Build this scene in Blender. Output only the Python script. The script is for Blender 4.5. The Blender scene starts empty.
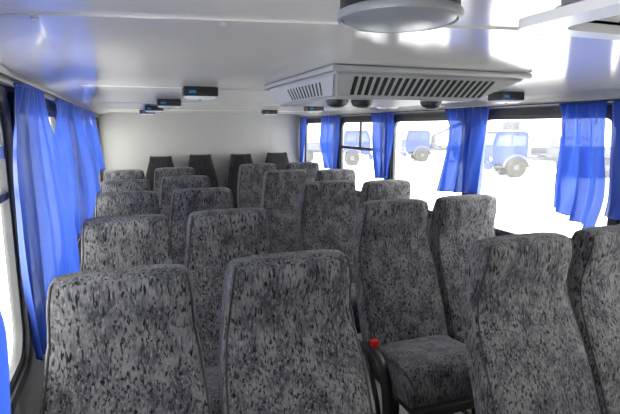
import bpy, bmesh, math, random
from mathutils import Vector, Matrix
random.seed(4)
S = bpy.context.scene
COL = S.collection
PI = math.pi

# ------------------------------------------------------------------ camera, sky, exposure
YAW, PITCH = 0.3538, 0.1621
fw = Vector((math.sin(YAW)*math.cos(PITCH), math.cos(YAW)*math.cos(PITCH), -math.sin(PITCH)))
rt = Vector((math.cos(YAW), -math.sin(YAW), 0)); up = rt.cross(fw)
cd = bpy.data.cameras.new('camera'); cam = bpy.data.objects.new('camera', cd); COL.objects.link(cam)
cam.matrix_world = Matrix(((rt.x, up.x, -fw.x, 0), (rt.y, up.y, -fw.y, 0), (rt.z, up.z, -fw.z, 1.62), (0, 0, 0, 1)))
cd.sensor_width = 36; cd.lens = 488.84/620*36; cd.clip_start = 0.02; cd.clip_end = 400
S.camera = cam

w = bpy.data.worlds.new('overcast_sky'); S.world = w; w.use_nodes = True
wn = w.node_tree.nodes; wl = w.node_tree.links
bg = wn['Background']; bg.inputs['Color'].default_value = (1.0, 0.985, 0.96, 1); bg.inputs['Strength'].default_value = 1.0
S.view_settings.view_transform = 'Standard'; S.view_settings.look = 'None'
S.view_settings.gamma = 1; S.view_settings.use_curve_mapping = False
S.view_settings.exposure = 2.93

# ------------------------------------------------------------------ materials
def mat(name, color, rough=0.6, metal=0.0, spec=0.5, noise=None, bump=None):
    m = bpy.data.materials.new(name); m.use_nodes = True
    nt = m.node_tree; p = nt.nodes['Principled BSDF']
    p.inputs['Roughness'].default_value = rough; p.inputs['Metallic'].default_value = metal
    p.inputs['Specular IOR Level'].default_value = spec
    p.inputs['Base Color'].default_value = (*color, 1)
    if noise:
        sc, amt = noise
        tc = nt.nodes.new('ShaderNodeTexCoord'); n = nt.nodes.new('ShaderNodeTexNoise')
        n.inputs['Scale'].default_value = sc; n.inputs['Detail'].default_value = 4
        nt.links.new(tc.outputs['Object'], n.inputs['Vector'])
        r = nt.nodes.new('ShaderNodeValToRGB')
        r.color_ramp.elements[0].position = .3; r.color_ramp.elements[1].position = .7
        r.color_ramp.elements[0].color = (*[c*(1-amt) for c in color], 1)
        r.color_ramp.elements[1].color = (*[min(1, c*(1+amt)) for c in color], 1)
        nt.links.new(n.outputs['Fac'], r.inputs['Fac']); nt.links.new(r.outputs['Color'], p.inputs['Base Color'])
        if bump:
            b = nt.nodes.new('ShaderNodeBump'); b.inputs['Strength'].default_value = bump; b.inputs['Distance'].default_value = .01
            nt.links.new(n.outputs['Fac'], b.inputs['Height']); nt.links.new(b.outputs['Normal'], p.inputs['Normal'])
    return m

def fabric_mat(name, dark, mid, light, stroke):
    """woven upholstery: mottled grey ground with short dark and pale strokes running mostly up and down"""
    m = bpy.data.materials.new(name); m.use_nodes = True
    nt = m.node_tree; N = nt.nodes; L = nt.links; p = N['Principled BSDF']
    p.inputs['Roughness'].default_value = .92; p.inputs['Specular IOR Level'].default_value = .15
    p.inputs['Sheen Weight'].default_value = .16; p.inputs['Sheen Roughness'].default_value = .5
    tc = N.new('ShaderNodeTexCoord'); oi = N.new('ShaderNodeObjectInfo')
    mul = N.new('ShaderNodeMath'); mul.operation = 'MULTIPLY'; mul.inputs[1].default_value = 37.0
    L.new(oi.outputs['Random'], mul.inputs[0])
    add = N.new('ShaderNodeVectorMath'); add.operation = 'ADD'
    L.new(tc.outputs['Object'], add.inputs[0]); L.new(mul.outputs[0], add.inputs[1])
    def noise(scale, rot, sc, detail, dist=0.0):
        mp = N.new('ShaderNodeMapping'); mp.inputs['Scale'].default_value = scale; mp.inputs['Rotation'].default_value = rot
        L.new(add.outputs[0], mp.inputs['Vector'])
        n = N.new('ShaderNodeTexNoise'); n.inputs['Scale'].default_value = sc; n.inputs['Detail'].default_value = detail
        n.inputs['Distortion'].default_value = dist
        L.new(mp.outputs[0], n.inputs['Vector']); return n.outputs['Fac']
    def ramp(src, a, b):
        r = N.new('ShaderNodeMapRange'); r.inputs['From Min'].default_value = a; r.inputs['From Max'].default_value = b
        L.new(src, r.inputs['Value']); return r.outputs[0]
    def mix(f, a, b):
        x = N.new('ShaderNodeMix'); x.data_type = 'RGBA'
        if hasattr(f, 'links'): L.new(f, x.inputs['Factor'])
        for s, v in ((6, a), (7, b)):
            if hasattr(v, 'links'): L.new(v, x.inputs[s])
            else: x.inputs[s].default_value = (*v, 1)
        return x.outputs[2]
    base = mix(ramp(noise((1, 1, .6), (0, .2, 0), 17, 4), .38, .62), mid, light)
    base = mix(ramp(noise((1, 1, .34), (0, .2, 0), 150, 2), .5, .74), base, tuple(min(1, c*1.35) for c in light))
    base = mix(ramp(noise((1, 1, .26), (0, -.4, 0), 130, 2, .3), .50, .68), base, dark)
    base = mix(ramp(noise((1, 1, .24), (0, .4, .3), 118, 1.5, .5), .585, .665), base, stroke)
    L.new(base, p.inputs['Base Color'])
    fine = noise((1, 1, 1), (0, 0, 0), 420, 1)
    b = N.new('ShaderNodeBump'); b.inputs['Strength'].default_value = .25; b.inputs['Distance'].default_value = .002
    L.new(fine, b.inputs['Height']); L.new(b.outputs['Normal'], p.inputs['Normal'])
    return m

def curtain_mat():
    m = bpy.data.materials.new('blue_satin'); m.use_nodes = True
    nt = m.node_tree; N = nt.nodes; L = nt.links
    p = N['Principled BSDF']; out = N['Material Output']
    p.inputs['Roughness'].default_value = .45; p.inputs['Sheen Weight'].default_value = .3
    tc = N.new('ShaderNodeTexCoord'); n = N.new('ShaderNodeTexNoise'); n.inputs['Scale'].default_value = 300
    L.new(tc.outputs['Object'], n.inputs['Vector'])
    r = N.new('ShaderNodeValToRGB'); r.color_ramp.elements[0].color = (.016, .066, .43, 1); r.color_ramp.elements[1].color = (.024, .088, .53, 1)
    L.new(n.outputs['Fac'], r.inputs['Fac']); L.new(r.outputs['Color'], p.inputs['Base Color'])
    t = N.new('ShaderNodeBsdfTranslucent'); t.inputs['Color'].default_value = (.035, .11, .58, 1)
    tr = N.new('ShaderNodeBsdfTransparent'); tr.inputs['Color'].default_value = (.55, .68, 1, 1)
    a = N.new('ShaderNodeMixShader'); a.inputs[0].default_value = .26
    L.new(p.outputs[0], a.inputs[1]); L.new(t.outputs[0], a.inputs[2])
    lw = N.new('ShaderNodeLayerWeight'); lw.inputs['Blend'].default_value = .5
    mr = N.new('ShaderNodeMapRange'); mr.inputs['From Min'].default_value = .12; mr.inputs['From Max'].default_value = .8
    mr.inputs['To Min'].default_value = .045; mr.inputs['To Max'].default_value = .0
    L.new(lw.outputs['Facing'], mr.inputs['Value'])
    b = N.new('ShaderNodeMixShader'); L.new(mr.outputs[0], b.inputs[0])
    L.new(a.outputs[0], b.inputs[1]); L.new(tr.outputs[0], b.inputs[2]); L.new(b.outputs[0], out.inputs['Surface'])
    return m

def glass_mat():
    """window glass with a white veil mixed in to imitate the glare that washes out the view"""
    m = bpy.data.materials.new('glare_veil_glass'); m.use_nodes = True
    nt = m.node_tree; N = nt.nodes; L = nt.links; out = N['Material Output']; N.remove(N['Principled BSDF'])
    tr = N.new('ShaderNodeBsdfTransparent'); tr.inputs['Color'].default_value = (.97, .98, .98, 1)
    tl = N.new('ShaderNodeBsdfTranslucent'); tl.inputs['Color'].default_value = (.9, .9, .9, 1)
    gl = N.new('ShaderNodeBsdfGlossy'); gl.inputs['Roughness'].default_value = .02
    fr = N.new('ShaderNodeLayerWeight'); fr.inputs['Blend'].default_value = .08
    fm = N.new('ShaderNodeMath'); fm.operation = 'MULTIPLY'; fm.inputs[1].default_value = .3
    tc = N.new('ShaderNodeTexCoord'); n = N.new('ShaderNodeTexNoise'); n.inputs['Scale'].default_value = 3; n.inputs['Detail'].default_value = 5
    L.new(tc.outputs['Object'], n.inputs['Vector'])
    r = N.new('ShaderNodeMapRange'); r.inputs['To Min'].default_value = .022; r.inputs['To Max'].default_value = .04  # strength of the white veil that stands in for glare
    L.new(n.outputs['Fac'], r.inputs['Value'])
    a = N.new('ShaderNodeMixShader'); L.new(r.outputs[0], a.inputs[0]); L.new(tr.outputs[0], a.inputs[1]); L.new(tl.outputs[0], a.inputs[2])
    b = N.new('ShaderNodeMixShader'); L.new(fr.outputs['Facing'], fm.inputs[0]); L.new(fm.outputs[0], b.inputs[0]); L.new(a.outputs[0], b.inputs[1]); L.new(gl.outputs[0], b.inputs[2])
    L.new(b.outputs[0], out.inputs['Surface'])
    return m

M = {
 'fabric': fabric_mat('seat_fabric', (.018, .019, .025), (.052, .052, .062), (.152, .150, .153), (.004, .004, .006)),
 'fabric_shaded': fabric_mat('shaded_seat_fabric', (.008, .008, .01), (.014, .0145, .018), (.03, .03, .033), (.008, .008, .01)),  # upholstery for the rear row, its shade darkened into the colours
 'piping': mat('dark_piping', (.018, .018, .02), .7, noise=(60, .2)),
 'black': mat('black_plastic', (.016, .017, .016), .42, noise=(25, .2)),
 'blackmetal': mat('black_metal', (.02, .02, .021), .45, .2, noise=(30, .2)),
 'red': mat('red_plastic', (.6, .012, .015), .35, noise=(30, .08)),
 'curtain': curtain_mat(), 'glass': glass_mat(),
 'ceiling': mat('glossy_ceiling_panel', (.72, .69, .645), .14, spec=.9, noise=(1.2, .025)),
 'trimlight': mat('pale_aluminium', (.55, .55, .55), .35, .35, noise=(12, .05)),
 'wall': mat('rear_panel', (.39, .385, .37), .45, noise=(1.5, .02)),
 'darkwall': mat('grey_side_panel', (.19, .192, .186), .55, noise=(9, .1)),
 'rubber': mat('window_rubber', (.028, .029, .029), .5, noise=(20, .15)),
 'graytrim': mat('grey_window_trim', (.06, .062, .06), .4, noise=(20, .08)),
 'floor': mat('pale_linoleum', (.42, .42, .37), .5, noise=(8, .1)),
 'acplastic': mat('light_grey_plastic', (.34, .345, .345), .4, noise=(10, .03)),
 'slot': mat('dark_slot', (.008, .008, .008), .6, noise=(10, .1)),
 'white': mat('white_plastic', (.72, .72, .72), .3, noise=(10, .03)),
 'matte': mat('matte_white_paint', (.8, .8, .8), .85, spec=.1, noise=(10, .03)),
 'lens': mat('frosted_lens', (.8, .8, .8), .25, noise=(10, .03)),
 'lampgrey': mat('grey_lamp_bezel', (.22, .23, .25), .3, noise=(14, .06)),
 'beige': mat('beige_lining', (.60, .58, .53), .5, noise=(6, .04)),
 'snow': mat('trodden_snow', (.84, .85, .86), .8, noise=(.6, .06), bump=.3),
 'truckblue': mat('blue_truck_paint', (.022, .042, .21), .65, spec=.12, noise=(3, .12)),
 'truckgrey': mat('grey_truck_steel', (.09, .095, .11), .7, spec=.12, noise=(3, .15)),
 'tyre': mat('truck_tyre', (.045, .042, .036), .9, spec=.08, noise=(8, .3)),
 'tglass': mat('truck_glass', (.05, .07, .1), .1, noise=(3, .1)),
 'display': mat('blue_indicator', (.03, .25, .6), .2, noise=(20, .1)),
}

# ------------------------------------------------------------------ mesh helpers
def new_bm(): return bmesh.new()
def obj(name, bm, material, parent=None, smooth=True, auto=None):
    bmesh.ops.recalc_face_normals(bm, faces=bm.faces[:])
    me = bpy.data.meshes.new(name); bm.to_mesh(me); bm.free()
    for mm in (material if isinstance(material, (list, tuple)) else [material]): me.materials.append(mm)
    if smooth:
        me.polygons.foreach_set('use_smooth', [True]*len(me.polygons))
        try: me.set_sharp_from_angle(angle=math.radians(auto or 38))
        except Exception: pass
    o = bpy.data.objects.new(name, me); COL.objects.link(o)
    if parent: o.parent = parent
    return o
def box(bm, x0, x1, y0, y1, z0, z1, bev=0.0, seg=2):
    t = bmesh.new()
    bmesh.ops.create_cube(t, size=1)
    for v in t.verts: v.co = Vector(((x0+x1)/2+v.co.x*(x1-x0), (y0+y1)/2+v.co.y*(y1-y0), (z0+z1)/2+v.co.z*(z1-z0)))
    if bev: bmesh.ops.bevel(t, geom=t.edges[:], offset=bev, segments=seg, affect='EDGES', profile=.5)
    me = bpy.data.meshes.new('t'); t.to_mesh(me); t.free(); bm.from_mesh(me); bpy.data.meshes.remove(me)
def tube(bm, pts, r, n=8, closed=False, rx=None):
    pts = [Vector(p) for p in pts]; k = len(pts); rings = []
    nrm = None
    for i in range(k):
        if closed: t = pts[(i+1) % k]-pts[i-1]
        else: t = pts[min(i+1, k-1)]-pts[max(i-1, 0)]
        t.normalize()
        if nrm is None:
            a = Vector((0, 0, 1)) if abs(t.z) < .9 else Vector((1, 0, 0))
            nrm = (a-t*a.dot(t)).normalized()
        else: nrm = (nrm-t*nrm.dot(t)).normalized()
        bn = t.cross(nrm)
        ra = r[i] if isinstance(r, (list, tuple)) else r
        rb = rx if rx else ra
        rings.append([bm.verts.new(pts[i]+nrm*math.cos(2*PI*j/n)*ra+bn*math.sin(2*PI*j/n)*rb) for j in range(n)])
    m = k if closed else k-1
    for i in range(m):
        a, b = rings[i], rings[(i+1) % k]
        for j in range(n): bm.faces.new((a[j], a[(j+1) % n], b[(j+1) % n], b[j]))
    if not closed:
        bm.faces.new(rings[0][::-1]); bm.faces.new(rings[-1])
def lathe(bm, prof, c=(0, 0, 0), n=28, axis='z'):
    """prof: (radius, height) pairs from one end to the other"""
    c = Vector(c); rings = []
    def P(r, h, a):
        if axis == 'z': return c+Vector((r*math.cos(a), r*math.sin(a), h))
        if axis == 'y': return c+Vector((r*math.cos(a), h, r*math.sin(a)))
        return c+Vector((h, r*math.cos(a), r*math.sin(a)))
    for r, h in prof:
        rings.append([bm.verts.new(P(max(r, 1e-4), h, 2*PI*j/n)) for j in range(n)])
    for a, b in zip(rings, rings[1:]):
        for j in range(n): bm.faces.new((a[j], a[(j+1) % n], b[(j+1) % n], b[j]))
    bm.faces.new(rings[0][::-1]); bm.faces.new(rings[-1])
def loft(bm, rings, caps=True):
    R = [[bm.verts.new(p) for p in r] for r in rings]; n = len(R[0])
    for a, b in zip(R, R[1:]):
        for j in range(n): bm.faces.new((a[j], a[(j+1) % n], b[(j+1) % n], b[j]))
    if caps: bm.faces.new(R[0][::-1]); bm.faces.new(R[-1])
    return R
def prism(bm, pts, x0, x1, axis='x'):
    """polygon given in the other two axes, extruded along axis"""
    def P(a, b, h): return {'x': (h, a, b), 'y': (a, h, b), 'z': (a, b, h)}[axis]
    A = [bm.verts.new(P(a, b, x0)) for a, b in pts]; B = [bm.verts.new(P(a, b, x1)) for a, b in pts]
    bm.faces.new(A); bm.faces.new(B[::-1])
    for i in range(len(pts)): j = (i+1) % len(pts); bm.faces.new((A[i], B[i], B[j], A[j]))
def rrect(a0, a1, b0, b1, r, n=6):
    out = []
    for cx, cy, s in ((a1-r, b1-r, 0), (a0+r, b1-r, 1), (a0+r, b0+r, 2), (a1-r, b0+r, 3)):
        for i in range(n+1):
            t = PI/2*(s+i/n); out.append((cx+r*math.cos(t), cy+r*math.sin(t)))
    return out
def ring_frame(bm, outer, inner, x0, x1):
    V = [[bm.verts.new((x, a, b)) for a, b in loop] for x, loop in ((x0, outer), (x1, outer), (x1, inner), (x0, inner))]
    n = len(outer)
    for k in range(4):
        A, B = V[k], V[(k+1) % 4]
        for j in range(n): bm.faces.new((A[j], A[(j+1) % n], B[(j+1) % n], B[j]))
def spline(xs, ys, x):
    if x <= xs[0]: return ys[0]
    if x >= xs[-1]: return ys[-1]
    for i in range(len(xs)-1):
        if x <= xs[i+1]: break
    def slope(k):
        if k == 0: return (ys[1]-ys[0])/(xs[1]-xs[0])
        if k == len(xs)-1: return (ys[-1]-ys[-2])/(xs[-1]-xs[-2])
        return (ys[k+1]-ys[k-1])/(xs[k+1]-xs[k-1])
    h = xs[i+1]-xs[i]; t = (x-xs[i])/h
    return ((2*t**3-3*t*t+1)*ys[i]+(t**3-2*t*t+t)*h*slope(i)+(-2*t**3+3*t*t)*ys[i+1]+(t**3-t*t)*h*slope(i+1))
def tag(o, label, cat, group=None):
    o['label'] = label; o['category'] = cat
    if group: o['group'] = group
    return o
def empty(name, loc=(0, 0, 0)):
    o = bpy.data.objects.new(name, None); COL.objects.link(o); o.location = loc; o.empty_display_size = .1
    return o
def struct(o): o['kind'] = 'structure'; return o
def copy_tree(o, parent=None):
    c = o.copy(); COL.objects.link(c)
    if parent: c.parent = parent
    for ch in list(o.children): copy_tree(ch, c)
    return c

# ------------------------------------------------------------------ the setting
XL, XR, YF, YB, ZC = -.32, 2.16, -1.5, 6.1, 1.785
ZS, ZT = .95, 1.70          # window sill and head
b = new_bm(); box(b, XL-.08, XR+.08, YF-.08, YB+.08, -.08, 0); struct(obj('floor', b, M['floor'], smooth=False))
b = new_bm(); box(b, XL-.08, XR+.08, YF-.08, YB+.08, ZC, ZC+.08)
ceil = struct(obj('ceiling', b, M['ceiling'], smooth=False))
b = new_bm()
prism(b, [(XL+.06, .872), (XL+.06, .898), (XR-.06, .418), (XR-.06, .392)], ZC-.003, ZC+.005, 'z')
for y in (2.2, 3.62, 5.02): box(b, XL+.06, XR-.06, y-.014, y+.014, ZC-.003, ZC+.005, .002, 1)
obj('joint_strip', b, M['ceiling'], ceil)
b = new_bm()
for y in (.76,):
    for i in range(9): lathe(b, [(.006, -.006), (.005, -.003), (.005, .001)], (XL+.2+i*.27, .885-(.14+i*.27)*.2034, ZC-.001), 10)
obj('screw', b, M['trimlight'], ceil)
for x0, d in ((XL, 1), (XR, -1)):
    b = new_bm(); prism(b, [(x0, ZC), (x0, ZC-.032)]+[(x0+d*(.034+.15*t), ZC-.001-.031*(1-math.sin(PI/2*t))) for t in [i/10 for i in range(11)]], YF, YB, 'y')
    obj('cove_panel', b, M['ceiling'], ceil, auto=30)
b = new_bm(); box(b, XL, XR, YB, YB+.08, 0, ZC); struct(obj('wall_back', b, M['wall'], smooth=False))
b = new_bm()
box(b, XL, XR, YF-.08, YF, 0, ZC)
struct(obj('wall_front', b, M['wall'], smooth=False))
POSTS = [-.62, .50, 1.60, 2.71, 3.82, 4.93, 6.06]
WIN = [(POSTS[i]+.045, POSTS[i+1]-.045) for i in range(6)]
def side_wall(name, x0, x1):
    b = new_bm()
    box(b, x0, x1, YF, YB, 0, ZS); box(b, x0, x1, YF, YB, ZT, ZC)
    ys = [YF]+[v for wdw in WIN for v in wdw]+[YB]
    for a, c in zip(ys[0::2], ys[1::2]): box(b, x0, x1, a, c, ZS, ZT)
    return struct(obj(name, b, M['darkwall'], smooth=False))
side_wall('wall_left', XL-.018, XL); side_wall('wall_right', XR, XR+.018)
nwin = 0
def window(side, y0, y1, bars):
    global nwin
    nwin += 1
    s = 1 if side == 'left' else -1
    xw = XL if side == 'left' else XR
    e = struct(empty('window_%d' % nwin, (xw, (y0+y1)/2, ZS)))
    h = (y1-y0)/2; H = ZT-ZS
    b = new_bm(); ring_frame(b, rrect(-h-.022, h+.022, -.022, H+.022, .07), rrect(-h+.012, h-.012, .012, H-.012, .085), -.004*s, .020*s)
    obj('rubber_seal', b, M['rubber'], e)
    b = new_bm(); ring_frame(b, rrect(-h+.002, h-.002, .002, H-.002, .09), rrect(-h+.036, h-.036, .036, H-.036, .075), -.016*s, .008*s)
    obj('window_frame', b, M['graytrim'], e)
    b = new_bm(); prism(b, rrect(-h+.02, h-.02, .02, H-.02, .08), -.010*s, -.006*s)
    obj('pane', b, M['glass'], e, smooth=False)
    for nm, m, (a0, a1, c0, c1) in bars:
        b = new_bm(); box(b, *sorted((-.016*s, .006*s)), a0-(y0+y1)/2, a1-(y0+y1)/2, c0-ZS, c1-ZS, .004)
        obj(nm, b, M[m], e)
    return e
for i, (a, c) in enumerate(WIN):
    bl = br = ()
    if i == 1: bl = [('slide_rail', 'matte', (a+.03, c-.03, 1.535, 1.572)), ('slide_rail', 'graytrim', (a+.03, c-.03, 1.425, 1.447)), ]
    if i == 4: br = [('slide_rail', 'rubber', (a+.03, c-.03, 1.395, 1.425)), ('mullion', 'rubber', (4.40, 4.425, 1.42, 1.665))]
    if i == 3: bl = [('slide_rail', 'graytrim', (a+.03, c-.03, 1.40, 1.43))]
    window('left', a, c, bl); window('right', a, c, br)
for nm, x0, x1 in (('trim_1', XL, XL+.036), ('trim_2', XR-.036, XR)):
    b = new_bm(); box(b, x0, x1, YF, YB, ZC-.052, ZC-.03, .005)
    struct(obj(nm, b, M['trimlight']))
# curtain wires
for s, x in (('left', XL+.05), ('right', XR-.065)):
    b = new_bm(); tube(b, [(x, y, 1.742) for y in (YF+.02, 2, 4, YB-.01)], .004)
    tag(obj('curtain_wire', b, M['rubber']), 'thin dark wire carrying the blue curtains along the %s windows' % s, 'curtain rail')
b = new_bm(); box(b, -80, 160, -90, 160, -1.6, -1.4); g = struct(obj('ground', b, M['snow'], smooth=False))

# ------------------------------------------------------------------ curtains
def curtain(left, right, x, amp, folds, label, group, inward=1, bulge=.0, seed=0):
    nu, nv = folds*10+1, 36
    b = new_bm(); vs = []
    k = len(left); ts = [i/(k-1) for i in range(k)]
    rnd = random.Random(seed); ph = [rnd.uniform(-.5, .5) for _ in range(4)]
    for j in range(nv+1):
        t = j/nv
        ya = spline(ts, [p[0] for p in left], t); za = spline(ts, [p[1] for p in left], t); xa = spline(ts, [p[2] if len(p) > 2 else 0 for p in left], t)
        yb = spline([i/(len(right)-1) for i in range(len(right))], [p[0] for p in right], t); zb = spline([i/(len(right)-1) for i in range(len(right))], [p[1] for p in right], t); xb = spline([i/(len(right)-1) for i in range(len(right))], [p[2] if len(p) > 2 else 0 for p in right], t)
        row = []
        for i in range(nu):
            u = i/(nu-1); uu = u+.035*math.sin(2*PI*u*1.5+ph[0]*6+t*1.2)*math.sin(PI*u)
            y = ya+(yb-ya)*uu; z = za+(zb-za)*u
            big = math.sin(2*PI*folds*.5*u+ph[1]*4+1.1*t)*.75+.35*math.sin(2*PI*folds*.85*u+ph[2]*7-t*1.6)
            small = math.sin(2*PI*folds*u+ph[3]*5)
            f = min(1, t/.18)
            dx = amp*((1-f)*small*.55+f*big*(.55+.45*t))
            row.append(b.verts.new((x+inward*(dx+xa+(xb-xa)*u), y, z)))
        vs.append(row)
    for j in range(nv):
        for i in range(nu-1): b.faces.new((vs[j][i], vs[j][i+1], vs[j+1][i+1], vs[j+1][i]))
    o = obj('curtain', b, M['curtain'], auto=180)
    tag(o, label, 'curtain', group)
    # hem and gathered heading as parts
    for nm, j0, rr in (('heading', 0, .006), ('hem', nv, .0035)):
        hb = new_bm(); me = o.data
        pts = [me.vertices[j0*nu+i].co.copy() for i in range(0, nu, 2)]
        tube(hb, pts, rr, 6, rx=rr*.6); obj(nm, hb, M['curtain'], o)
    return o
GL, GR = 'blue curtains along the left windows', 'blue curtains along the right windows'
xl = XL+.048; xr = XR-.056
curtain([(.55, 1.735), (.45, 1.5), (.45, 1.3), (.5, 1.15), (.6, .98)], [(1.0, 1.735), (1.08, 1.5), (1.136, 1.30), (1.165, 1.2), (1.10, .98)], xl, .028, 7,
        'blue curtain edge showing in the bottom left corner of the picture', GL, seed=1)
curtain([(1.56, 1.735, 0), (1.45, 1.56, -.008), (1.47, 1.37, -.016), (1.50, 1.19, -.018), (1.6, .915, -.018)], [(1.95, 1.735, 0), (1.95, 1.5, .034), (1.95, 1.25, .062), (1.95, 1.07, .067), (1.93, .96, .06)], xl, .018, 8,
        'large bright blue curtain beside the nearest left window, widest on that side', GL, seed=2)
curtain([(2.34, 1.735), (2.18, 1.55), (2.22, 1.40, -.005), (2.30, 1.25, -.012), (2.40, 1.11, -.015)], [(3.2, 1.735, 0), (3.2, 1.485, .04), (3.2, 1.24, .066), (3.0, 1.08, .045)], xl, .028, 7,
        'second blue curtain from the front on the left, above the second window seat', GL, seed=3)
curtain([(3.3, 1.735), (3.32, 1.5), (3.36, 1.16)], [(4.1, 1.735, 0), (4.1, 1.45, .04), (4.1, 1.14, .056)], xl, .028, 6,
        'third blue curtain on the left, between two other overlapping curtains', GL, seed=4)
curtain([(4.2, 1.738), (4.22, 1.45), (4.28, 1.22)], [(4.76, 1.738, 0), (4.76, 1.5, .037), (4.76, 1.27, .052)], xl, .028, 5,
        'farthest left blue curtain, its edge standing out against the pale rear wall', GL, seed=5)
curtain([(1.30, 1.735), (1.28, 1.5), (1.25, 1.3), (1.27, 1.215)], [(1.69, 1.735), (1.68, 1.5), (1.675, 1.3), (1.685, 1.20)], xr, .034, 7,
        'blue curtain cut by the right edge of the picture, above the front right seat', GR, -1, seed=6)
curtain([(1.715, 1.735), (1.70, 1.5), (1.68, 1.3), (1.72, 1.12)], [(1.968, 1.735), (1.955, 1.55), (1.97, 1.34), (1.965, 1.20)], xr, .036, 6,
        'blue curtain with a pale see-through middle and a pointed lower corner, front right', GR, -1, seed=7)
curtain([(2.49, 1.738), (2.51, 1.55), (2.53, 1.38), (2.55, 1.20)], [(2.935, 1.738), (2.92, 1.55), (2.96, 1.35), (3.01, 1.16)], xr, .036, 7,
        'blue curtain behind the second right window seat, pale flap flaring to its lower left', GR, -1, seed=8)
curtain([(3.66, 1.74), (3.67, 1.55), (3.69, 1.36), (3.74, 1.185)], [(4.05, 1.74), (4.04, 1.55), (4.0, 1.36), (3.94, 1.165)], xr, .036, 5,
        'narrow blue curtain hanging straight and tapering, beside the sliding vent window', GR, -1, seed=9)
curtain([(4.81, 1.74), (4.80, 1.55), (4.82, 1.36), (4.86, 1.17)], [(5.32, 1.74), (5.34, 1.55), (5.36, 1.4), (5.2, 1.16)], xr, .036, 5,
        'second blue curtain from the rear wall along the right windows', GR, -1, seed=10)
curtain([(5.81, 1.74), (5.84, 1.55), (5.87, 1.36), (5.92, 1.17)], [(6.07, 1.74), (6.07, 1.55), (6.07, 1.36), (6.07, 1.17)], xr, .018, 4,
        'rearmost blue curtain in the right corner by the rear wall', GR, -1, seed=11)

# ------------------------------------------------------------------ seats
def superring(w, y0, y1, z, n=9.0, k=36, crown=.0, zf=None):
    out = []; ym = (y0+y1)/2; d = (y1-y0)/2
    for i in range(k):
        a = 2*PI*i/k+PI/k; c, s = math.cos(a), math.sin(a)
        x = w*math.copysign(abs(c)**(2/n), c); y = ym+d*math.copysign(abs(s)**(2/n), s)
        q = 1-min(1, abs(x)/w)**2
        if s < 0: y -= crown*q
        out.append(Vector((x, y, z+(zf(x) if zf else 0))))
    return out
def backrest_parts(D, Wd, F, B, root, ztop, fab, zbot=.40, topr=.027, topcrown=.012, ears=0):
    """D: depths below the top; Wd half widths; F, B front and back y at those depths"""
    rings = []; front = []
    H = ztop-zbot
    n = 40
    levels = [H*(1-i/n) for i in range(n+1)]
    levels = [d for d in levels if d > topr+.004]
    def at_d(d): return spline(D, Wd, d), spline(D, F, d), spline(D, B, d)
    for d in levels:
        w_, f_, b_ = at_d(d)
        g = .006*math.exp(-((d-.205)/.008)**2)          # stitched seam across the head part
        r = superring(w_-g*.3, f_+g, b_, ztop-d, crown=.016)
        rings.append(r)
    for i in range(0, 8):
        t = PI/2*i/7; d = topr*(1-math.sin(t)); ins = topr*(1-math.cos(t))
        w_, f_, b_ = at_d(d)
        zf = (lambda x, w_=w_: -topcrown*(x/w_)**2+ears*max(0, abs(x)/w_-.75)) if True else None
        zf2 = lambda x, s=math.sin(t): zf(x)*s
        rings.append(superring(w_-ins*.5, f_+ins*.9, b_-ins*1.0, ztop-d, crown=.016*(1-.5*math.sin(t)), zf=zf2))
    bm = new_bm(); loft(bm, rings)
    back = obj('backrest', bm, fab, root, auto=60)
    # piping along the front edge
    k = 36
    jl = min(range(k), key=lambda j: (rings[0][j]-Vector((-9*1, -9, rings[0][j].z))).length if rings[0][j].x < 0 else 99)
    jl = min((j for j in range(k) if rings[0][j].x < 0 and rings[0][j].y < (rings[0][0].y)), key=lambda j: rings[0][j].x*.7+rings[0][j].y*1.0)
    jr = min((j for j in range(k)), key=lambda j: -rings[0][j].x*.7+rings[0][j].y*1.0)
    m = len(rings)-5
    pl = [rings[i][jl] for i in range(0, m)]; pr_ = [rings[i][jr] for i in range(0, m)]
    lo, hi = (jl, jr) if jl < jr else (jr, jl)
    top = [rings[m-1][j] for j in range(lo, hi+1)]
    if jl > jr: top = top[::-1]
    for path in (pl, pr_):
        bm = new_bm(); tube(bm, path, .0038, 6); obj('piping', bm, M['piping'], back, auto=180)
    return back
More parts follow.
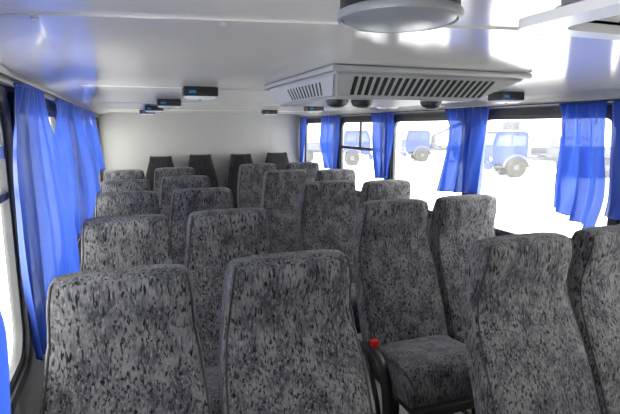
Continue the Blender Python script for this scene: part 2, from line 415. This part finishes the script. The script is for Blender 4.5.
def make_seat(kind, side):
    """kind 'row' or 'rear'; side -1 or 1 is where the aisle-side frame stands"""
    root = empty('bus_seat')
    fab = M['fabric'] if kind == 'row' else M['fabric_shaded']
    if kind == 'row':
        D = [0, .03, .09, .17, .27, .40, .55, .81]
        Wd = [.191, .200, .210, .217, .231, .245, .247, .247]
        F = [.012, .0, -.002, .018, .012, -.045, -.115, -.215]
        B = [.095, .105, .125, .130, .11, .065, .01, -.08]
        backrest_parts(D, Wd, F, B, root, 1.21, fab)
    else:
        D = [0, .05, .15, .28, .45, .85]
        Wd = [.135, .145, .175, .212, .222, .222]
        F = [.0, -.005, -.01, -.02, -.05, -.10]
        B = [.085, .09, .10, .10, .09, .03]
        backrest_parts(D, Wd, F, B, root, 1.285, fab, topr=.016, topcrown=-.008, ears=.02)
    # seat cushion, front rolled down
    rings = []; k = 32
    ys = [-.16+(y+.05)*.82 for y in (-.05, -.056, -.07, -.14, -.22, -.30, -.38, -.44, -.48, -.505, -.52, -.527)]
    zt = [.455, .47, .475, .480, .488, .497, .505, .506, .497, .478, .45, .42]
    zb = [.35, .34, .335, .325, .32, .318, .316, .314, .312, .314, .325, .35]
    ww = [.225, .236, .240, .242, .243, .244, .244, .242, .240, .236, .228, .215]
    for y, a, c, w_ in zip(ys, zt, zb, ww):
        ring = []
        for i in range(k):
            t = 2*PI*i/k+PI/k; cx, sz = math.cos(t), math.sin(t)
            x = w_*math.copysign(abs(cx)**(2/6.5), cx); z = (a+c)/2+(a-c)/2*math.copysign(abs(sz)**(2/6.5), sz)
            if sz > 0: z += .012*(1-(x/w_)**2)
            ring.append(Vector((x, y, z)))
        rings.append(ring)
    bm = new_bm(); loft(bm, rings); cu = obj('seat_cushion', bm, fab, root, auto=60)
    for jx in (-1, 1):
        bm = new_bm()
        tube(bm, [max(r, key=lambda p: p.z*1.0+jx*p.x*.9) for r in rings[1:-1]], .004, 6)
        obj('piping', bm, M['piping'], cu, auto=180)
    # hard shell and metal underframe
    bm = new_bm(); box(bm, -.21, .21, -.58, -.10, .275, .325, .01)
    obj('seat_frame', bm, M['blackmetal'], root)
    for x in (-.17, .17):
        bm = new_bm()
        tube(bm, [(x, -.52, .013), (x, -.08, .013)], .014, 8)
        tube(bm, [(x, -.32, .01), (x, -.32, .28)], .02, 10)
        obj('leg', bm, M['blackmetal'], root)
    if side:
        # black moulded side frame on the aisle side, with its opening
        bm = new_bm()
        outer = [(.03, .37), (.015, .46), (-.02, .50), (-.09, .515), (-.17, .505), (-.235, .47), (-.275, .40), (-.295, .30), (-.30, .16), (-.295, .05), (-.20, .045), (-.10, .10), (-.02, .22)]
        P = []
        for i in range(len(outer)):
            p0, p1, p2, p3 = (Vector(outer[(i+q) % len(outer)]) for q in (-1, 0, 1, 2))
            for q in range(4):
                t = q/4; P.append(.5*((2*p1)+(-p0+p2)*t+(2*p0-5*p1+4*p2-p3)*t*t+(-p0+3*p1-3*p2+p3)*t**3))
        tube(bm, [(side*.272, p.x-.12, p.y*.955) for p in P], .030, 10, closed=True, rx=.018)
        fr = obj('side_frame', bm, M['black'], root, auto=180)
        bm = new_bm(); tube(bm, [(side*.272, -.16, .47), (side*.272, -.24, .36), (side*.272, -.31, .24), (side*.272, -.36, .08)], .014, 8)
        obj('brace', bm, M['black'], fr, auto=180)
        bm = new_bm(); tube(bm, [(side*.25, -.15, .43), (side*.253, -.19, .50), (side*.255, -.215, .49)], .011, 8)
        box(bm, side*.257-.020, side*.257+.020, -.240, -.204, .465, .53, .007)
        bk = obj('belt_buckle', bm, M['black'], root)
        bm = new_bm(); box(bm, side*.257-.019, side*.257+.019, -.254, -.222, .472, .538, .005)
        o = obj('release_button', bm, M['red'], bk); o['label'] = 'red release button'
    return root

def remove_tree(o):
    for ch in list(o.children): remove_tree(ch)
    bpy.data.objects.remove(o)
ROWZ = 1.62
pos = {
 'LW': [(-.039, 1.439, -.408), (-.028, 2.414, -.416), (-.024, 3.388, -.418), (-.040, 4.363, -.437), (-.053, 5.337, -.431)],
 'LA': [(.478, 1.439, -.408), (.468, 2.414, -.412), (.467, 3.388, -.417), (.459, 4.363, -.420), (.452, 5.337, -.420)],
 'RA': [(1.385, 1.366, -.400), (1.385, 2.341, -.400), (1.390, 3.315, -.393), (1.369, 4.290, -.390), (1.345, 5.264, -.397)],
 'RW': [(1.872, 1.366, -.399), (1.880, 2.341, -.397), (1.884, 3.315, -.404), (1.870, 4.290, -.396), (1.870, 5.264, -.394)],
}
LBL = {
 'LW': ['large grey patterned bus seat at lower left, beside the nearest left curtain',
        'grey patterned window seat directly behind the lower left front seat',
        'grey patterned left window seat, third from the front',
        'dark shaded left window seat, fourth from the front',
        'left window seat in the row just ahead of the dark rear seats'],
 'LA': ['dark grey patterned bus seat at the bottom centre, left of the aisle',
        'grey patterned aisle seat directly behind the bottom centre seat',
        'aisle seat left of the aisle, third from the front',
        'aisle seat left of the aisle, fourth from the front',
        'farthest aisle seat left of the aisle, in front of the dark tapered seats'],
 'RA': ['large grey patterned bus seat at lower right beside the aisle',
        'grey patterned bus seat with visible cushion, red belt buckle and black side frame',
        'aisle seat right of the aisle, third from the front',
        'aisle seat right of the aisle, fourth from the front',
        'farthest aisle seat right of the aisle, just ahead of the rear seats'],
 'RW': ['grey patterned bus seat cut by the lower right edge of the picture',
        'light grey right window seat beside the seat with the red buckle',
        'right window seat below the narrow straight curtain, third from the front',
        'right window seat below the sliding vent window, fourth from the front',
        'farthest right window seat, near the right rear corner curtain'],
}
protos = {0: make_seat('row', 0), -1: make_seat('row', -1), 1: make_seat('row', 1)}
for col, side, sx in (('LW', 0, .95), ('LA', 1, 1.0), ('RA', -1, 1.0), ('RW', 0, .93)):
    for i, (x, y, dz) in enumerate(pos[col]):
        o = copy_tree(protos[side]); zs = (ROWZ+dz)/1.21
        o.location = (x, y, 0); o.scale = (sx, 1, zs)
        tag(o, LBL[col][i], 'bus seat', 'grey patterned passenger seats in rows')
rear = make_seat('rear', 0)
RL = ['leftmost of the four dark tapered seats against the rear wall', 'second from the left of the four dark tapered seats at the rear wall',
      'third from the left of the four dark tapered seats at the rear wall', 'rightmost of the four dark tapered seats, by the right rear corner']
for i, (x, dz) in enumerate(((.348, -.345), (.804, -.333), (1.296, -.335), (1.762, -.326))):
    o = copy_tree(rear); o.location = (x, 5.93, 0); o.scale = (.90, 1, (ROWZ+dz)/1.285)
    tag(o, RL[i], 'bus seat', 'dark seats along the rear wall')
for p in list(protos.values())+[rear]: remove_tree(p)

# ------------------------------------------------------------------ ceiling fittings
# air conditioner
ac = empty('ceiling_air_conditioner', (.85, 1.5, ZC))
tag(ac, 'wide grey air conditioning unit with slotted vents on the ceiling', 'air conditioner')
b = new_bm(); box(b, -.335, .335, -.28, .42, -.018, -.001, .006); obj('mounting_flange', b, M['acplastic'], ac)
b = new_bm()
top = [Vector((-.325, -.27, -.018)), Vector((.325, -.27, -.018)), Vector((.325, .41, -.018)), Vector((-.325, .41, -.018))]
bot = [Vector((-.30, -.205, -.085)), Vector((.18, -.205, -.085)), Vector((.18, .34, -.085)), Vector((-.30, .34, -.085))]
loft(b, [top, bot]); bmesh.ops.bevel(b, geom=[e for e in b.edges], offset=.008, segments=3, affect='EDGES')
body = obj('housing', b, M['acplastic'], ac)
# slots, each lying on its sloping face
def slots(p00, p10, p01, p11, n, width, skew, nm):
    """a row of slanted slots on the quad with corners p00 p10 (top) p01 p11 (bottom)"""
    nrm = (p10-p00).cross(p01-p00).normalized()
    if nrm.dot(Vector((0, 0, -1))) < 0: nrm = -nrm
    for i in range(n):
        u = (i+.5)/n
        a = p00.lerp(p10, u+skew); c = p01.lerp(p11, u)
        d = (p10-p00).normalized()*width/2
        b = new_bm()
        v = [b.verts.new(q+nrm*h) for h in (-.003, .0012) for q in (a-d, a+d, c+d, c-d)]
        for f in ((0, 1, 2, 3), (7, 6, 5, 4), (0, 4, 5, 1), (1, 5, 6, 2), (2, 6, 7, 3), (3, 7, 4, 0)): b.faces.new([v[t] for t in f])
        obj(nm, b, M['slot'], ac, smooth=False)
def q(A, B_, C, D_, u, v): return A.lerp(B_, u).lerp(C.lerp(D_, u), v)
A, B_, C, D_ = top[0], top[1], bot[0], bot[1]
slots(q(A, B_, C, D_, .085, .16), q(A, B_, C, D_, .86, .16), q(A, B_, C, D_, .085, .84), q(A, B_, C, D_, .985, .84), 21, .012, 0, 'vent_slot')
A, B_, C, D_ = top[3], top[0], bot[3], bot[0]
slots(q(A, B_, C, D_, .34, .28), q(A, B_, C, D_, .86, .28), q(A, B_, C, D_, .34, .82), q(A, B_, C, D_, .86, .82), 11, .010, -.02, 'vent_slot')
for x, y in ((-.258, -.13), (-.175, -.13), (.07, -.13)):
    b = new_bm(); lathe(b, [(.034, -.084), (.034, -.090), (.028, -.101), (.014, -.107), (.004, -.108)], (x, y, 0), 24)
    obj('air_nozzle', b, M['black'], ac)
# passenger consoles: black speaker box with a white lamp lens
def console():
    r = empty('ceiling_console')
    b = new_bm(); box(b, -.07, .07, -.045, .05, -.040, -.0005, .006); obj('housing', b, M['black'], r)
    b = new_bm()
    rings = []
    for z, s in ((-.039, 1.0), (-.044, .97), (-.049, .84), (-.051, .6)): rings.append([Vector((a*s, c*s+.0, z)) for a, c in rrect(-.066, .066, -.042, .044, .02, 4)])
    loft(b, rings); obj('lamp_lens', b, M['lens'], r)
    b = new_bm(); box(b, -.05, -.022, -.0475, -.043, -.028, -.016, .001, 1); o = obj('indicator', b, M['display'], r); o['label'] = 'small blue indicator window'
    b = new_bm(); lathe(b, [(.006, -.0505), (.005, -.054), (.002, -.055)], (0, 0, 0), 12); obj('push_button', b, M['black'], r)
    return r
cp = console()
CL = [((.295, 2.13), 'nearest black ceiling console with white lens, above the left seats'), ((.247, 3.15), 'second black ceiling console in the line above the left seats'),
      ((.205, 4.1), 'third small black ceiling console in the line above the left seats'), ((.19, 5.05), 'farthest small black ceiling console in the line above the left seats'),
      ((1.72, 1.93), 'black ceiling console to the right of the air conditioner'), ((1.53, 2.75), 'black ceiling console partly hidden beneath the air conditioner edge'),
      ((1.40, 3.7), 'small black ceiling console above the right seats near the corner curtain'), ((1.33, 4.75), 'farthest small black ceiling console above the right seats')]
for (x, y), lb in CL:
    o = copy_tree(cp); o.location = (x, y, ZC); tag(o, lb, 'ceiling console', 'black consoles on the ceiling')
remove_tree(cp)
# round ceiling lamp
la = empty('round_ceiling_lamp', (.312, .538, ZC)); tag(la, 'round ceiling lamp near the camera with black sides and a grey underside', 'lamp')
b = new_bm(); lathe(b, [(.066, -.001), (.070, -.006), (.0705, -.030), (.068, -.032)], n=48); obj('housing', b, M['slot'], la)
b = new_bm(); lathe(b, [(.069, -.029), (.0735, -.031), (.075, -.035), (.0735, -.040), (.069, -.041), (.067, -.036)], n=48); obj('rim', b, M['lampgrey'], la)
b = new_bm(); lathe(b, [(.0675, -.031), (.067, -.039), (.055, -.043), (.03, -.046), (.001, -.0465)], n=48); obj('lamp_glass', b, M['lampgrey'], la)
# roof hatch
ha = empty('roof_hatch', (.82, .26, ZC)); tag(ha, 'white framed roof hatch with beige lining at the top right', 'roof hatch')
b = new_bm()
def ring_z(b, o_, i_, z0, z1):
    V = [[b.verts.new((x, y, z)) for x, y in lp] for z, lp in ((z0, o_), (z1, o_), (z1, i_), (z0, i_))]
    for k in range(4):
        A_, B2 = V[k], V[(k+1) % 4]
        for j in range(len(o_)): b.faces.new((A_[j], A_[(j+1) % len(o_)], B2[(j+1) % len(o_)], B2[j]))
ring_z(b, rrect(-.325, .33, -.36, .30, .03), rrect(-.275, .295, -.325, .265, .03), -.036, -.023)
obj('hatch_frame', b, M['white'], ha)
b = new_bm(); ring_z(b, rrect(-.285, .30, -.33, .27, .03), rrect(-.26, .28, -.31, .25, .03), -.024, -.001); obj('hatch_collar', b, M['acplastic'], ha)
b = new_bm(); box(b, -.28, .30, -.33, .27, -.024, -.006, .005); obj('hatch_lining', b, M['beige'], ha)
b = new_bm(); tube(b, [(-.12, .16, -.02), (-.12, .16, -.034), (-.02, .16, -.036), (-.02, .16, -.02)], .007, 8); obj('handle', b, M['white'], ha)

# ------------------------------------------------------------------ trucks in the yard
def truck(loc, rz, label, kind):
    t = empty('truck', loc); t.rotation_euler.z = rz; tag(t, label, 'truck', 'trucks parked in the yard')
    # local: +x is forward, near side at y = -1.2, ground z = 0
    b = new_bm(); box(b, -6.2, 1.2, -.45, -.33, .95, 1.2, .02); box(b, -6.2, 1.2, .33, .45, .95, 1.2, .02)
    for x in (-6, -4.2, -2.4, -.6): box(b, x-.08, x+.08, -.4, .4, .98, 1.17)
    obj('chassis', b, M['truckgrey'], t)
    for ax in ((0, -4.0, -5.4) if kind != 'tanker' else (0, -3.8, -5.2)):
        for s in (-1, 1):
            b = new_bm(); lathe(b, [(.38, -.2), (.56, -.2), (.61, -.14), (.61, .14), (.56, .2), (.38, .2)], (ax, s*1.0, .61), 36, 'y')
            for k in range(30):
                a = 2*PI*k/30; c = Vector((ax+.61*math.cos(a), s*1.0, .61+.61*math.sin(a)))
                box(b, c.x-.025, c.x+.025, c.y-.19, c.y+.19, c.z-.025, c.z+.025)
            wo = obj('wheel', b, M['tyre'], t)
            b = new_bm(); lathe(b, [(.40, .19*s), (.36, .12*s), (.2, .10*s), (.16, .22*s), (.05, .23*s)], (ax, s*1.0, .61), 28, 'y'); obj('hub', b, M['truckgrey'], wo)
    if kind == 'trailer':
        b = new_bm(); box(b, -6.1, 1.1, -1.2, 1.2, 1.2, 1.36, .02); obj('flat_bed', b, M['truckgrey'], t)
        for xx in (-6.05, 1.0):
            b = new_bm(); box(b, xx-.04, xx+.04, -1.15, 1.15, 1.36, 2.2, .01); obj('headboard', b, M['truckgrey'], t)
        t['category'] = 'trailer'; t.name = 'trailer'; del t['group']
        return t
    # cab over the front axle, bonnet ahead of it
    b = new_bm(); prism(b, [(1.40, .85), (1.46, 1.9), (1.22, 2.75), (-.55, 2.75), (-.66, 2.6), (-.66, 1.05), (.7, 1.05), (.85, .85)], -1.18, 1.18, 'y')
    for v in b.verts: pass
    bmesh.ops.bevel(b, geom=b.edges[:], offset=.07, segments=2, affect='EDGES')
    cb = obj('cab', b, M['truckblue'], t)
    for s in (-1, 1):
        b = new_bm(); prism(b, [(1.28, 1.9), (1.10, 2.52), (.42, 2.52), (.42, 1.9)], s*1.17, s*1.19, 'y'); obj('side_window', b, M['tglass'], cb, smooth=False)
        b = new_bm(); prism(b, [(.30, 1.9), (.30, 2.52), (-.45, 2.52), (-.45, 1.9)], s*1.17, s*1.19, 'y'); obj('side_window', b, M['tglass'], cb, smooth=False)
        b = new_bm()
        pts = [(.84*math.cos(PI*i/14), .62+.80*math.sin(PI*i/14)) for i in range(15)]+[(.70*math.cos(PI*i/14), .62+.66*math.sin(PI*i/14)) for i in range(14, -1, -1)]
        prism(b, pts, s*.72, s*1.24, 'y'); obj('fender', b, M['truckgrey'], t)
        b = new_bm(); box(b, .88, 1.25, s*1.0-.22, s*1.0+.22, .62, .70, .01); box(b, .93, 1.2, s*1.0-.2, s*1.0+.2, .32, .38, .01)
        for xx in (.95, 1.2): box(b, xx-.02, xx+.02, s*1.0-.02, s*1.0+.02, .32, .66)
        obj('step', b, M['truckgrey'], t)
        b = new_bm(); lathe(b, [(.13, 0), (.14, .05), (.09, .09)], (1.40, s*.85, 1.08), 20, 'x'); obj('headlight', b, M['white'], t)
    b = new_bm(); box(b, 1.38, 1.62, -1.2, 1.2, .5, .86, .05); obj('bumper', b, M['truckblue'], t)
    b = new_bm(); prism(b, [(1.44, 1.94), (1.26, 2.58), (1.29, 2.60), (1.47, 1.96)], -1.0, 1.0, 'y'); obj('windscreen', b, M['tglass'], cb, smooth=False)
    if kind == 'rack':
        b = new_bm()
        for s in (-1, 1):
            for z in (2.85, 3.25): tube(b, [(1.1, s*1.0, z), (-.6, s*1.0, z)], .035)
            for k in range(7): tube(b, [(1.1-k*.28, s*1.0, 2.7), (1.1-k*.28, s*1.0, 3.25)], .03)
        for k in range(7): tube(b, [(1.1-k*.28, -1, 2.85), (1.1-k*.28, 1, 2.85)], .03)
        obj('roof_rack', b, M['truckgrey'], t)
        b = new_bm(); box(b, -.3, .4, -.5, .6, 2.88, 3.4, .05); obj('roof_box', b, M['truckgrey'], t)
    if kind == 'crane':
        b = new_bm(); lathe(b, [(.35, 1.2), (.35, 1.5), (.25, 1.6), (.25, 2.3)], (-1.25, 0, 0), 20); obj('crane_column', b, M['truckgrey'], t)
        b = new_bm(); prism(b, [(-1.05, 2.05), (-1.2, 2.4), (-5.6, 4.35), (-5.7, 4.1)], -.16, .16, 'y'); obj('crane_boom', b, M['truckgrey'], t)
        b = new_bm(); box(b, -5.9, -1.7, -1.1, 1.1, 1.22, 1.36, .02)
        for xx in (-5.8, -4.7, -3.6, -2.6): box(b, xx-.05, xx+.05, -1.12, -1.0, 1.36, 1.8)
        obj('flat_bed', b, M['truckgrey'], t)
    if kind in ('rack', 'tanker'):
        b = new_bm(); box(b, -6.1, -1.75, -1.2, 1.2, 1.22, 1.35, .02)
        box(b, -6.1, -1.75, -1.2, -1.14, 1.35, 1.75, .01); box(b, -6.1, -1.75, 1.14, 1.2, 1.35, 1.75, .01); box(b, -6.1, -6.02, -1.2, 1.2, 1.35, 1.75, .01)
        obj('cargo_bed', b, M['truckgrey'], t)
    return t
# forward direction points to the picture's left, that is away from the camera's right axis
truck((22.3, 24.4, -1.4), math.radians(158), 'blue truck with a roof rack seen through the nearest clear right window', 'rack')
truck((24.5, 38.0, -1.4), math.radians(160), 'blue truck with a crane boom, seen between two right curtains', 'crane')
truck((17.0, 36.2, -1.4), math.radians(-25), 'distant dark blue truck seen below the sliding vent window', 'tanker')
truck((40.0, 30.0, -1.4), math.radians(-20), 'grey flat trailer parked to the right of the roof rack truck', 'trailer')
